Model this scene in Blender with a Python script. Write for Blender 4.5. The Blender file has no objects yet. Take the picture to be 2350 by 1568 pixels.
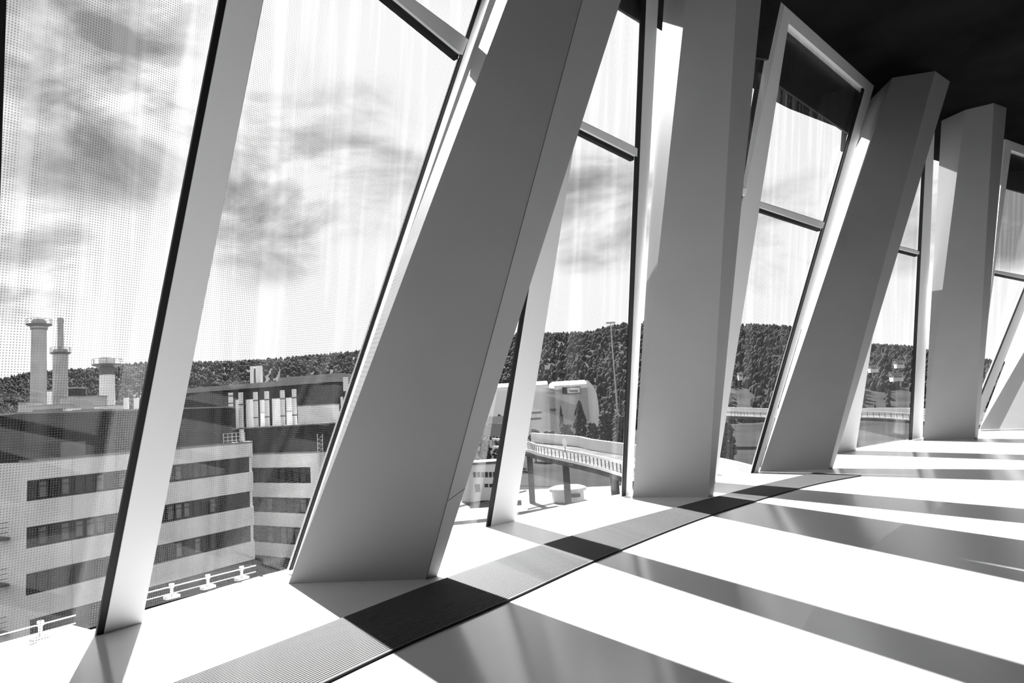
import bpy, bmesh, math, random
from mathutils import Vector as V, Matrix
random.seed(7)
C = bpy.context.scene.collection

# ---------------------------------------------------------------- camera
F, HY, SL, EYE, CX, CY = 1567.0, 943.0, -0.062, 1.2, 1175.0, 784.0
roll = math.atan(-SL)
pitch = math.atan((HY - CY) * math.cos(roll) / F)
fw = V((0, math.cos(pitch), math.sin(pitch)))
cup = V((0, -math.sin(pitch), math.cos(pitch)))
crt = V((1, 0, 0))
ix = crt * math.cos(roll) - cup * math.sin(roll)
iy = crt * math.sin(roll) + cup * math.cos(roll)
EYEP = V((0, 0, EYE))
cam = bpy.data.cameras.new('camera')
cam.sensor_width = 36.0
cam.lens = F / 2350 * 36.0
cam.clip_end = 5000
co = bpy.data.objects.new('camera', cam); C.objects.link(co)
m3 = Matrix((ix, iy, -fw)).transposed()
co.matrix_world = Matrix.Translation(EYEP) @ m3.to_4x4()
bpy.context.scene.camera = co

# ---------------------------------------------------------------- light, sky, exposure
SUNH = V((0.36, -1.25, -1.0))          # the way the sunlight travels
sl = bpy.data.lights.new('sun', 'SUN'); sl.energy = 19.5; sl.angle = math.radians(0.53)
so = bpy.data.objects.new('sun', sl); C.objects.link(so)
so.rotation_euler = SUNH.to_track_quat('-Z', 'Y').to_euler()
so.location = (-20, 60, 50)

vs = bpy.context.scene.view_settings
vs.view_transform = 'Standard'; vs.look = 'None'; vs.exposure = 0.2; vs.gamma = 1.0
vs.use_curve_mapping = False

w = bpy.data.worlds.new('sky'); bpy.context.scene.world = w; w.use_nodes = True
nt = w.node_tree; N = nt.nodes; L = nt.links; N.clear()
tc = N.new('ShaderNodeTexCoord')
mp = N.new('ShaderNodeMapping'); mp.inputs['Scale'].default_value = (1.0, 1.0, 2.2)
mp.inputs['Location'].default_value = (1.3, 0.45, 0.2)
L.new(tc.outputs['Generated'], mp.inputs['Vector'])
n1 = N.new('ShaderNodeTexNoise'); n1.inputs['Scale'].default_value = 4.5
n1.inputs['Detail'].default_value = 7; n1.inputs['Roughness'].default_value = 0.55
n1.inputs['Distortion'].default_value = 0.35
L.new(mp.outputs[0], n1.inputs['Vector'])
def skydir(x, y):
    return tuple(((V((0, math.cos(pitch), math.sin(pitch))) * F) + ix * (x - CX) - iy * (y - CY)).normalized())
acc = None
for cx_, cy_, rad, amp in ((330, 200, 13, .75), (60, 40, 10, .6), (30, 400, 7, .7), (60, 590, 6, .8), (620, 430, 10, .72), (800, 380, 9, .5), (560, 130, 10, .3),
                           (1370, 480, 7, .7), (2330, 505, 4, .9), (1830, 560, 7, .55), (2080, 470, 6, .5)):
    d = N.new('ShaderNodeVectorMath'); d.operation = 'DOT_PRODUCT'; d.inputs[1].default_value = skydir(cx_, cy_)
    wv = N.new('ShaderNodeVectorMath'); wv.operation = 'NORMALIZE'
    L.new(tc.outputs['Generated'], wv.inputs[0]); L.new(wv.outputs[0], d.inputs[0])
    r_ = N.new('ShaderNodeMapRange'); r_.interpolation_type = 'SMOOTHSTEP'
    r_.inputs['From Min'].default_value = math.cos(math.radians(rad)); r_.inputs['From Max'].default_value = 1.0
    r_.inputs['To Max'].default_value = amp
    L.new(d.outputs['Value'], r_.inputs['Value'])
    if acc is None: acc = r_.outputs[0]
    else:
        a_ = N.new('ShaderNodeMath'); a_.operation = 'MAXIMUM'; L.new(acc, a_.inputs[0]); L.new(r_.outputs[0], a_.inputs[1]); acc = a_.outputs[0]
# billows: the noise breaks up the cloud banks
nm = N.new('ShaderNodeMapRange'); nm.inputs['From Min'].default_value = .34; nm.inputs['From Max'].default_value = .62
nm.inputs['To Min'].default_value = 1.45; nm.inputs['To Max'].default_value = -0.1
L.new(n1.outputs['Fac'], nm.inputs['Value'])
pr = N.new('ShaderNodeMath'); pr.operation = 'MULTIPLY'; L.new(acc, pr.inputs[0]); L.new(nm.outputs[0], pr.inputs[1])
cr = N.new('ShaderNodeValToRGB')
cr.color_ramp.elements[0].position = 0.05; cr.color_ramp.elements[0].color = (1.07, 1.07, 1.07, 1)
cr.color_ramp.elements[1].position = 0.85; cr.color_ramp.elements[1].color = (0.30, 0.30, 0.30, 1)
e = cr.color_ramp.elements.new(0.4); e.color = (0.66, 0.66, 0.66, 1)
L.new(pr.outputs[0], cr.inputs['Fac'])
sp = N.new('ShaderNodeSeparateXYZ'); L.new(tc.outputs['Generated'], sp.inputs[0])
hz = N.new('ShaderNodeMapRange'); hz.inputs['From Min'].default_value = 0.02
hz.inputs['From Max'].default_value = 0.10; hz.inputs['To Min'].default_value = 0.0; hz.inputs['To Max'].default_value = 1.0
L.new(sp.outputs['Z'], hz.inputs['Value'])
mx = N.new('ShaderNodeMix'); mx.data_type = 'RGBA'
mx.inputs['A'].default_value = (1.2, 1.2, 1.2, 1)
L.new(hz.outputs[0], mx.inputs['Factor']); L.new(cr.outputs[0], mx.inputs['B'])
# brighter cloud around the sun
dt = N.new('ShaderNodeVectorMath'); dt.operation = 'DOT_PRODUCT'
dt.inputs[1].default_value = tuple((-SUNH).normalized())
L.new(tc.outputs['Generated'], dt.inputs[0])
gl = N.new('ShaderNodeMapRange'); gl.inputs['From Min'].default_value = 0.93; gl.inputs['From Max'].default_value = 1.0
gl.inputs['To Min'].default_value = 1.0; gl.inputs['To Max'].default_value = 1.15
L.new(dt.outputs['Value'], gl.inputs['Value'])
ml = N.new('ShaderNodeMix'); ml.data_type = 'RGBA'; ml.blend_type = 'MULTIPLY'; ml.inputs['Factor'].default_value = 1
L.new(mx.outputs['Result'], ml.inputs['A']); L.new(gl.outputs[0], ml.inputs['B'])
bg = N.new('ShaderNodeBackground'); bg.inputs['Strength'].default_value = 1.0
zn = N.new('ShaderNodeMapRange'); zn.inputs['From Min'].default_value = 0.52; zn.inputs['From Max'].default_value = 0.72
zn.inputs['To Min'].default_value = 1.0; zn.inputs['To Max'].default_value = 0.2      # unseen sky overhead, dimmed so the column tops get less light
L.new(sp.outputs['Z'], zn.inputs['Value'])
mz = N.new('ShaderNodeMix'); mz.data_type = 'RGBA'; mz.blend_type = 'MULTIPLY'; mz.inputs['Factor'].default_value = 1
L.new(ml.outputs['Result'], mz.inputs['A']); L.new(zn.outputs[0], mz.inputs['B'])
L.new(mz.outputs['Result'], bg.inputs['Color'])
ou = N.new('ShaderNodeOutputWorld'); L.new(bg.outputs[0], ou.inputs[0])

# ---------------------------------------------------------------- pixels of the photograph to points in the room
def ray(x, y): return fw * F + ix * (x - CX) - iy * (y - CY)
def floor_at(x, y, z=0.0):
    r = ray(x, y); return EYEP + r * ((z - EYE) / r.z)
def at(x, y, Y):
    r = ray(x, y); return EYEP + r * (Y / r.y)
def hit(px, P, n):
    r = ray(*px); return EYEP + r * ((P - EYEP).dot(n) / r.dot(n))

# ---------------------------------------------------------------- materials
MATS = {}
def mat(name, g, rough=0.6, spec=0.3, noise=None, bump=None, metal=0.0):
    m = bpy.data.materials.new(name); m.use_nodes = True
    t = m.node_tree; b = t.nodes['Principled BSDF']
    b.inputs['Base Color'].default_value = (g, g, g, 1)
    b.inputs['Roughness'].default_value = rough
    b.inputs['Specular IOR Level'].default_value = spec
    b.inputs['Metallic'].default_value = metal
    tcn = t.nodes.new('ShaderNodeTexCoord')
    if noise:
        sc, lo, hi = noise
        nn = t.nodes.new('ShaderNodeTexNoise'); nn.inputs['Scale'].default_value = sc; nn.inputs['Detail'].default_value = 5
        r = t.nodes.new('ShaderNodeMapRange'); r.inputs['From Min'].default_value = .3; r.inputs['From Max'].default_value = .7
        r.inputs['To Min'].default_value = lo; r.inputs['To Max'].default_value = hi
        t.links.new(tcn.outputs['Object'], nn.inputs['Vector']); t.links.new(nn.outputs['Fac'], r.inputs['Value'])
        t.links.new(r.outputs[0], b.inputs['Base Color'])
    if bump:
        sc, st, stretch = bump
        mpn = t.nodes.new('ShaderNodeMapping'); mpn.inputs['Scale'].default_value = stretch
        nn = t.nodes.new('ShaderNodeTexNoise'); nn.inputs['Scale'].default_value = sc; nn.inputs['Detail'].default_value = 3
        bp = t.nodes.new('ShaderNodeBump'); bp.inputs['Strength'].default_value = st; bp.inputs['Distance'].default_value = 0.01
        t.links.new(tcn.outputs['Object'], mpn.inputs[0]); t.links.new(mpn.outputs[0], nn.inputs['Vector'])
        t.links.new(nn.outputs['Fac'], bp.inputs['Height']); t.links.new(bp.outputs[0], b.inputs['Normal'])
    MATS[name] = m
    return m
mat('column_paint', 0.35, .5, .25, (1.2, .338, .362))
mat('frame_white', 0.93, .4, .35)
mat('frame_grey', 0.55, .4, .35)
mat('gasket', 0.012, .5, .3)
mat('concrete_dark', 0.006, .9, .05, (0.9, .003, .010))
mat('wall_dark', 0.05, .8, .2)
mat('spandrel', 0.03, .35, .4)
mat('floor_polished', 0.76, .14, .9, (3.0, .745, .775), (1.6, .06, (1, 1, 1)))
mat('floor_pale', 0.84, .26, .7, (2.0, .83, .85), (2.0, .05, (1, 1, 1)))
mat('floor_dark_added', 0.03, .9, .1, (4.0, .02, .04))  # added dark floor out of view, cuts the light bounced onto the columns
mat('sill_white', 0.88, .35, .4)
mat('grille_metal', 0.13, .65, .08)
mat('grille_dark', 0.02, .7, .2)
mat('facade_white', 0.82, .6, .25, (0.35, .74, .88))
mat('facade_dark', 0.016, .7, .15, (0.5, .010, .024))
mat('roof_metal', 0.22, .5, .4)
mat('window_black', 0.02, .4, .4)
mat('pane_grey', 0.03, .2, .3, (0.6, .015, .06))
mat('pane_pale', 0.2, .2, .3, (0.6, .10, .26))
mat('chimney_grey', 0.34, .7, .2, (0.3, .28, .42))
mat('chimney_pale', 0.75, .6, .2)
mat('steel_dark', 0.10, .5, .4)
mat('steel_pale', 0.72, .35, .5)
mat('asphalt', 0.045, .9, .1, (0.12, .03, .07))
mat('plaza', 0.2, .8, .2, (0.08, .13, .30))
mat('ground_mixed', 0.03, .95, .05, (0.03, .012, .045))
for f_ in ('floor_polished', 'floor_pale'): MATS[f_].node_tree.nodes['Principled BSDF'].inputs['IOR'].default_value = 1.75
mat('meadow', 0.04, .9, .1, (0.05, .025, .06))
mat('forest', 0.04, .95, .05, (0.03, .02, .07))
mat('foliage', 0.05, .9, .1, (0.6, .03, .09))
mat('hall_white', 0.80, .6, .3)
mat('hall_grey', 0.42, .7, .2)
mat('bridge_concrete', 0.12, .85, .1, (0.3, .08, .16))
mat('stucco', 0.6, .8, .2)
mat('tile_roof', 0.14, .8, .2)

def glass_mat(name, frit):
    m = bpy.data.materials.new(name); m.use_nodes = True
    t = m.node_tree; n = t.nodes; l = t.links; n.clear()
    out = n.new('ShaderNodeOutputMaterial')
    tr = n.new('ShaderNodeBsdfTransparent'); tr.inputs[0].default_value = (.97, .97, .97, 1)
    gs = n.new('ShaderNodeBsdfGlossy'); gs.inputs['Roughness'].default_value = 0.0
    gs.inputs['Color'].default_value = (1, 1, 1, 1)
    fr = n.new('ShaderNodeFresnel')
    ge = n.new('ShaderNodeNewGeometry'); io = n.new('ShaderNodeMapRange')      # same reflectance from either side of the sheet
    io.inputs['To Min'].default_value = 1.5; io.inputs['To Max'].default_value = 1 / 1.5
    l.new(ge.outputs['Backfacing'], io.inputs['Value']); l.new(io.outputs[0], fr.inputs['IOR'])
    mr = n.new('ShaderNodeMath'); mr.operation = 'MULTIPLY'; mr.inputs[1].default_value = 0.42; mr.use_clamp = True
    l.new(fr.outputs[0], mr.inputs[0])
    mixr = n.new('ShaderNodeMixShader'); l.new(mr.outputs[0], mixr.inputs[0])
    base = tr.outputs[0]
    if frit:
        uv = n.new('ShaderNodeUVMap')
        sc = n.new('ShaderNodeVectorMath'); sc.operation = 'SCALE'; sc.inputs['Scale'].default_value = 1 / 0.0155
        l.new(uv.outputs[0], sc.inputs[0])
        frc = n.new('ShaderNodeVectorMath'); frc.operation = 'FRACTION'; l.new(sc.outputs[0], frc.inputs[0])
        sb = n.new('ShaderNodeVectorMath'); sb.operation = 'SUBTRACT'; sb.inputs[1].default_value = (.5, .5, 0)
        l.new(frc.outputs[0], sb.inputs[0])
        ln = n.new('ShaderNodeVectorMath'); ln.operation = 'LENGTH'; l.new(sb.outputs[0], ln.inputs[0])
        dm = n.new('ShaderNodeMapRange'); dm.inputs['From Min'].default_value = .24; dm.inputs['From Max'].default_value = .32
        dm.inputs['To Min'].default_value = 0.62; dm.inputs['To Max'].default_value = 0.0
        l.new(ln.outputs['Value'], dm.inputs['Value'])
        # uneven vertical streaks on the glass, faintly translucent
        mpn = n.new('ShaderNodeMapping'); mpn.inputs['Scale'].default_value = (5.2, .28, 1); mpn.inputs['Rotation'].default_value = (0, 0, math.radians(4))
        l.new(uv.outputs[0], mpn.inputs[0])
        ns = n.new('ShaderNodeTexNoise'); ns.inputs['Scale'].default_value = 1.3; ns.inputs['Detail'].default_value = 2.5
        ns.inputs['Distortion'].default_value = 0.5
        l.new(mpn.outputs[0], ns.inputs['Vector'])
        sm = n.new('ShaderNodeMapRange'); sm.inputs['From Min'].default_value = .48; sm.inputs['From Max'].default_value = .72
        sm.inputs['To Min'].default_value = 0.0; sm.inputs['To Max'].default_value = 0.016
        l.new(ns.outputs['Fac'], sm.inputs['Value'])
        df = n.new('ShaderNodeBsdfDiffuse'); df.inputs[0].default_value = (.16, .16, .16, 1)
        fd = n.new('ShaderNodeMapRange'); fd.inputs['From Min'].default_value = .48; fd.inputs['From Max'].default_value = .66
        fd.inputs['To Min'].default_value = 1.0; fd.inputs['To Max'].default_value = 0.25          # the dots are fainter along the streaks
        l.new(ns.outputs['Fac'], fd.inputs['Value'])
        dd = n.new('ShaderNodeMath'); dd.operation = 'MULTIPLY'; l.new(dm.outputs[0], dd.inputs[0]); l.new(fd.outputs[0], dd.inputs[1])
        m1 = n.new('ShaderNodeMixShader'); l.new(dd.outputs[0], m1.inputs[0]); l.new(tr.outputs[0], m1.inputs[1]); l.new(df.outputs[0], m1.inputs[2])
        tl = n.new('ShaderNodeBsdfTranslucent'); tl.inputs[0].default_value = (.8, .8, .8, 1)
        m2 = n.new('ShaderNodeMixShader'); l.new(sm.outputs[0], m2.inputs[0]); l.new(m1.outputs[0], m2.inputs[1]); l.new(tl.outputs[0], m2.inputs[2])
        base = m2.outputs[0]
    l.new(base, mixr.inputs[1]); l.new(gs.outputs[0], mixr.inputs[2]); l.new(mixr.outputs[0], out.inputs[0])
    MATS[name] = m
glass_mat('glass_clear', False)
glass_mat('glass_frit', True)

# ---------------------------------------------------------------- mesh helpers
class MB:
    def __init__(s): s.v = []; s.f = []; s.mi = []; s.uv = {}
    def poly(s, pts, mi=0):
        k = len(s.v); s.v += [V(p) for p in pts]; s.f.append(list(range(k, k + len(pts)))); s.mi.append(mi)
    def prism(s, pts, off, mi=0):
        k = len(s.v); n = len(pts); off = V(off)
        s.v += [V(p) for p in pts] + [V(p) + off for p in pts]
        s.f.append(list(range(k, k + n))); s.f.append(list(range(k + 2 * n - 1, k + n - 1, -1)))
        for i in range(n):
            j = (i + 1) % n; s.f.append([k + i, k + n + i, k + n + j, k + j])
        s.mi += [mi] * (n + 2)
    def loft(s, a, b, mi=0):
        k = len(s.v); n = len(a); s.v += [V(p) for p in a] + [V(p) for p in b]
        s.f.append(list(range(k, k + n))); s.f.append(list(range(k + 2 * n - 1, k + n - 1, -1)))
        for i in range(n):
            j = (i + 1) % n; s.f.append([k + i, k + j, k + n + j, k + n + i])
        s.mi += [mi] * (n + 2)
    def box(s, o, a, b, c, mi=0):
        o, a, b, c = V(o), V(a), V(b), V(c); s.prism([o, o + a, o + a + b, o + b], c, mi)
    def cyl(s, p, q, r0, r1=None, n=14, mi=0):
        p, q = V(p), V(q); r1 = r0 if r1 is None else r1
        d = (q - p).normalized(); x = d.orthogonal().normalized(); y = d.cross(x)
        ra = [p + (x * math.cos(t) + y * math.sin(t)) * r0 for t in [2 * math.pi * i / n for i in range(n)]]
        rb = [q + (x * math.cos(t) + y * math.sin(t)) * r1 for t in [2 * math.pi * i / n for i in range(n)]]
        s.loft(ra, rb, mi)
    def lathe(s, c, prof, n=20, mi=0):
        c = V(c)
        for (r0, z0), (r1, z1) in zip(prof, prof[1:]):
            s.cyl(c + V((0, 0, z0)), c + V((0, 0, z1 if abs(z1 - z0) > 1e-4 else z0 + 1e-3)), r0, r1, n, mi)
    def build(s, name, m, parent=None, smooth=False):
        me = bpy.data.meshes.new(name)
        o0 = V((0, 0, 0))
        if parent is not None: o0 = parent.location.copy()
        me.from_pydata([tuple(p - o0) for p in s.v], [], s.f)
        ms = m if isinstance(m, (list, tuple)) else [m]
        for x in ms: me.materials.append(MATS[x])
        for p, i in zip(me.polygons, s.mi): p.material_index = i; p.use_smooth = smooth
        b = bmesh.new(); b.from_mesh(me); bmesh.ops.recalc_face_normals(b, faces=b.faces); b.to_mesh(me); b.free()
        o = bpy.data.objects.new(name, me); C.objects.link(o)
        if parent is not None: o.parent = parent
        return o
def tag(o, label=None, cat=None, group=None, kind=None):
    if label: o['label'] = label
    if cat: o['category'] = cat
    if group: o['group'] = group
    if kind: o['kind'] = kind
    return o
def empty(name, loc, **k):
    o = bpy.data.objects.new(name, None); C.objects.link(o); o.location = loc; o.empty_display_size = .3
    return tag(o, **k)
Z3 = V((0, 0, 1))

# ---------------------------------------------------------------- facade geometry
TILT, ZC, ZS = 0.15, 7.35, 6.2      # inward lean of the glazing, ceiling height, underside of the spandrel
class Plane:
    def __init__(s, A, u, tilt=TILT):
        s.A = V(A); s.u = V((u[0], u[1], 0)).normalized(); s.inn = V((s.u.y, -s.u.x, 0)); s.tilt = tilt
        s.n = s.inn - Z3 * tilt
    def shift(s, d): return Plane(s.A + s.inn * d, s.u, s.tilt)
    def hit(s, px): return hit(px, s.A, s.n)
    def st(s, px):
        p = s.hit(px); return ((p - s.A).dot(s.u), p.z)
    def pt(s, a, z): return s.A + s.u * a + s.inn * (s.tilt * z) + Z3 * z
    def line(s, p0, p1):
        (s0, z0), (s1, z1) = s.st(p0), s.st(p1); k = (s1 - s0) / (z1 - z0)
        return lambda z: s0 + (z - z0) * k
def bayplane(a, b, tilt=TILT):
    A, B = floor_at(*a), floor_at(*b); return Plane(A, B - A, tilt)

def strip(mb, P, l0, l1, z0, z1, thick, mi=0):
    """upright bar between two edge lines of the bay plane, reaching `thick` outward"""
    mb.prism([P.pt(l0(z0), z0), P.pt(l1(z0), z0), P.pt(l1(z1), z1), P.pt(l0(z1), z1)], -P.inn * thick, mi)
def shl(f, d): return lambda z: f(z) + d

def pane_obj(name, P, l0, l1, zb0, zb1, zt0, zt1, parent):
    """one sheet of glass 2 cm thick; the printed film is on the inner face. heights differ left/right"""
    mb = MB()
    q = [(l0(zb0), zb0), (l1(zb1), zb1), (l1(zt1), zt1), (l0(zt0), zt0)]
    pts = [P.pt(*x) for x in q]
    mb.poly(pts, 1)
    back = [p - P.inn * .02 for p in pts]
    mb.poly(back[::-1], 0)
    for i in range(4):
        j = (i + 1) % 4; mb.poly([pts[i], back[i], back[j], pts[j]], 0)
    o = mb.build(name, ['glass_clear', 'glass_frit'], parent)
    me = o.data; uv = me.uv_layers.new(name='UVMap')
    for pl in me.polygons:
        for li in pl.loop_indices:
            wv = me.vertices[me.loops[li].vertex_index].co + parent.location - P.A
            uv.data[li].uv = (wv.dot(P.u) + 20, wv.z + 5)
    return o

win_n = [0]
def bay(P, Lf, Rf, tr_low=None, tr_up=None, gasket_r=None, gasket_l=None, frame_r=None, post=None, label='', zt=4.35, simple=False):
    """one bay of the slanted glazing. Lf/Rf: clear-glass edge lines; tr_low/tr_up: two pixels each on the transom edges"""
    win_n[0] += 1
    e = empty('window_%d' % win_n[0], P.pt((Lf(0) + Rf(0)) / 2, 0), kind='structure', label=label)
    G = P.shift(-.06)
    zl = lambda pp: (lambda a: pp[0][1] + (a - pp[0][0]) * (pp[1][1] - pp[0][1]) / (pp[1][0] - pp[0][0]))
    def cross(f, edge):
        z = 4.2
        for _ in range(12): z = f(edge(z))
        return z
    if tr_low:
        fl = zl([P.st(p) for p in tr_low]); fu = zl([P.st(p) for p in tr_up])
        a0, a1 = cross(fl, Lf), cross(fl, Rf); b0, b1 = cross(fu, Lf), cross(fu, Rf)
    else:
        a0 = a1 = zt; b0 = b1 = zt + .13
    le, re = shl(Lf, -.03), shl(Rf, .03)
    pane_obj('lower_pane', G, le, re, 0, 0, a0, a1, e)
    pane_obj('upper_pane', G, le, re, b0, b1, ZC, ZC, e)
    mb = MB()
    q = [P.pt(Lf(a0) - .02, a0 + .035), P.pt(Rf(a1) + .03, a1 + .035), P.pt(Rf(b1) + .03, b1), P.pt(Lf(b0) - .02, b0)]
    mb.prism(q, -P.inn * .10)
    q2 = [P.pt(Lf(b0) - .02, b0 - .02), P.pt(Rf(b1) + .03, b1 - .02), P.pt(Rf(b1) + .03, b1 + .02), P.pt(Lf(b0) - .02, b0 + .02)]
    mb.prism([p - P.inn * .02 for p in q2], -P.inn * .07)
    mb.build('transom', 'frame_white', e)
    mb = MB()
    q = [P.pt(Lf(a0), a0 - .01), P.pt(Rf(a1), a1 - .01), P.pt(Rf(a1), a1 + .036), P.pt(Lf(a0), a0 + .036)]
    mb.prism([p - P.inn * .03 for p in q], -P.inn * .06)
    mb.build('transom_gasket', 'gasket', e)
    for gk in (gasket_l, gasket_r):
        if gk:
            mb = MB(); GP, ga, gb = gk if len(gk) == 3 else (P,) + tuple(gk); strip(mb, GP.shift(-.006), ga, gb, 0, ZC, .02); mb.build('gasket', 'gasket', e)
    if frame_r:
        mb = MB(); strip(mb, P, frame_r[0], frame_r[1], 0, ZC, .08); mb.build('frame', 'frame_white', e)
    if post:
        mb = MB(); PP, l0, l1, th = post; strip(mb, PP, l0, l1, 0, ZC, th); mb.build('post', 'frame_white', e)
    mb = MB()
    S = P.shift(-.13); ex = 0 if simple else .45
    mb.prism([S.pt(Lf(ZS) - .02, ZS), S.pt(Rf(ZS) + ex, ZS), S.pt(Rf(ZC) + ex, ZC), S.pt(Lf(ZC) - .02, ZC)], -P.inn * .04)
    mb.build('spandrel', 'spandrel', e)
    if simple: return e
    mb = MB()
    mb.prism([P.pt(Lf(ZC) - .03, ZC - .22), P.pt(Rf(ZC) + .1, ZC - .22), P.pt(Rf(ZC) + .1, ZC), P.pt(Lf(ZC) - .03, ZC)], -P.inn * .12)
    mb.build('head_beam', 'frame_white', e)
    return e

# bay planes
P1a = bayplane((0, 1505), (230, 1440))
P1b = bayplane((335, 1412), (660, 1322)).shift(-.14)
P2a = bayplane((1030, 1225), (1120, 1203))
P2b = bayplane((1181, 1196), (1437, 1139))
P3b = bayplane((1643, 1107), (1743, 1083))
P4b = bayplane((1965, 1032), (2088, 1011))
P5b = Plane(floor_at(2250, 986), V((math.cos(math.radians(33)), math.sin(math.radians(33)))))

# posts: planes a little inside the glazing
M1 = Plane(floor_at(326, 1430), P1b.u)
m1g0, m1f0 = M1.line((225, 1443), (505, 0)), M1.line((242, 1440), (521, 0))
m1f1, m1s1 = M1.line((326, 1430), (603, 0)), M1.line((330, 1428), (610, 0))
M2 = Plane(floor_at(1181, 1196), P2b.u)
m2g0, m2f0, m2f1 = M2.line((1119, 1205), (1200, 700)), M2.line((1128, 1204), (1209, 700)), M2.line((1181, 1196), (1321, 310))
M3 = Plane(floor_at(1643, 1107), P3b.u)
m3f0, m3f1 = M3.line((1701, 449), (1775, 20)), M3.line((1643, 1107), (1816, 16))
M4 = Plane(floor_at(1965, 1034), P4b.u)
m4f0, m4f1 = M4.line((1920, 1041), (1958, 790)), M4.line((1964, 1034), (2004, 767))
M5 = P5b
m5f0, m5f1 = M5.line((2271, 700), (2307, 325)), M5.line((2282, 628), (2323, 327))
m5h = M5.line((2255, 897), (2350, 663))

def conv(Pfrom, f, Pto):
    """an edge line of one plane carried to another bay plane (same height, nearest point along it)"""
    return lambda z: (Pfrom.pt(f(z), z) - Pto.pt(0, z)).dot(Pto.u)

w1 = bay(P1a, P1a.line((16, 0), (2, 450)), P1a.line((225, 1443), (505, 0)),
         gasket_r=(M1, m1g0, m1f0),
         gasket_l=(shl(P1a.line((16, 0), (2, 450)), -.12), P1a.line((16, 0), (2, 450))),
         label='dotted glass bay at the left edge with the tall chimneys behind it')
w2 = bay(P1b, conv(M1, m1s1, P1b), P1b.line((667, 1310), (1100, 0)), ((898, 0), (1054, 129)), ((952, 0), (1075, 91)),
         gasket_r=(P1b.line((667, 1310), (1100, 0)), P1b.line((672, 1310), (1106, 0))),
         frame_r=(P1b.line((672, 1310), (1106, 0)), P1b.line((674, 1310), (1123, 0))),
         post=(M1, m1f0, m1f1, .08), label='wide dotted glass bay showing the striped office block')
mb = MB(); strip(mb, M1.shift(-.03), m1f1, m1s1, 0, ZC, .05); mb.build('post_edge', 'frame_grey', w2)
w3 = bay(P2a, P2a.line((1010, 1230), (1100, 700)), conv(M2, m2g0, P2a),
         gasket_r=(M2, m2g0, m2f0), label='narrow glass bay seen just right of the nearest slanted column')
w4 = bay(P2b, conv(M2, m2f1, P2b), P2b.line((1430, 1139), (1473, 0)), ((1329, 299), (1460, 365)), ((1337, 279), (1461, 340)),
         gasket_r=(P2b.line((1430, 1139), (1473, 0)), P2b.line((1437, 1138), (1484, 0))),
         frame_r=(P2b.line((1437, 1138), (1484, 0)), P2b.line((1450, 1136), (1511, 0))),
         post=(M2, m2f0, m2f1, .07), label='glass bay showing the curved road bridge and the white hall')
w5 = bay(P3b, conv(M3, m3f1, P3b), P3b.line((1728, 1081), (1990, 167)), ((1742, 480), (1886, 528)), ((1743, 463), (1894, 511)),
         gasket_r=(P3b.line((1728, 1081), (1990, 167)), P3b.line((1733, 1080), (1996, 167))),
         frame_r=(P3b.line((1733, 1080), (1996, 167)), P3b.line((1742, 1080), (2014, 170))),
         gasket_l=(M3, shl(m3f0, -.12), m3f0),
         post=(M3, m3f0, m3f1, .07), label='glass bay with the dark band at its head and wooded hill behind')
w6 = bay(P4b, conv(M4, m4f1, P4b), P4b.line((2088, 1011), (2117, 402)), ((2062, 575), (2112, 588)), ((2063, 565), (2114, 578)),
         gasket_r=(P4b.line((2088, 1011), (2117, 402)), P4b.line((2094, 1011), (2123, 402))),
         frame_r=(P4b.line((2094, 1011), (2123, 402)), P4b.line((2117, 1009), (2141, 402))),
         gasket_l=(M4, shl(m4f0, -.1), m4f0),
         post=(M4, m4f0, m4f1, .07), label='narrow glass bay between the third and fourth columns')
w7 = bay(P5b, m5f1, m5h, ((2282, 629), (2350, 643)), ((2283, 621), (2350, 633)),
         gasket_r=(m5h, shl(m5h, .07)), frame_r=(shl(m5h, .07), shl(m5h, .55)),
         post=(M5, m5f0, m5f1, .07), label='farthest glass bay at the right edge with a leaning frame')

def side_bay(a, M, f0, lean, zt, label):
    A = floor_at(*a); B = M.pt(f0(0), 0); P = Plane(A, B - A, .10).shift(-.12); g = conv(M, f0, P)
    return bay(P, lambda z: .45 + lean * z, shl(g, -.06), label=label, zt=zt, simple=True)
w8 = side_bay((1500, 1131), M3, m3f0, .12, M3.st((1702, 462))[1], 'glass bay mostly hidden behind the second column')
w9 = side_bay((1800, 1073), M4, m4f0, .55, 4.0, 'glass bay hidden behind the third column')
w10 = side_bay((2160, 1003), M5, m5f0, .12, 4.0, 'glass bay hidden behind the fourth column')

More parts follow.
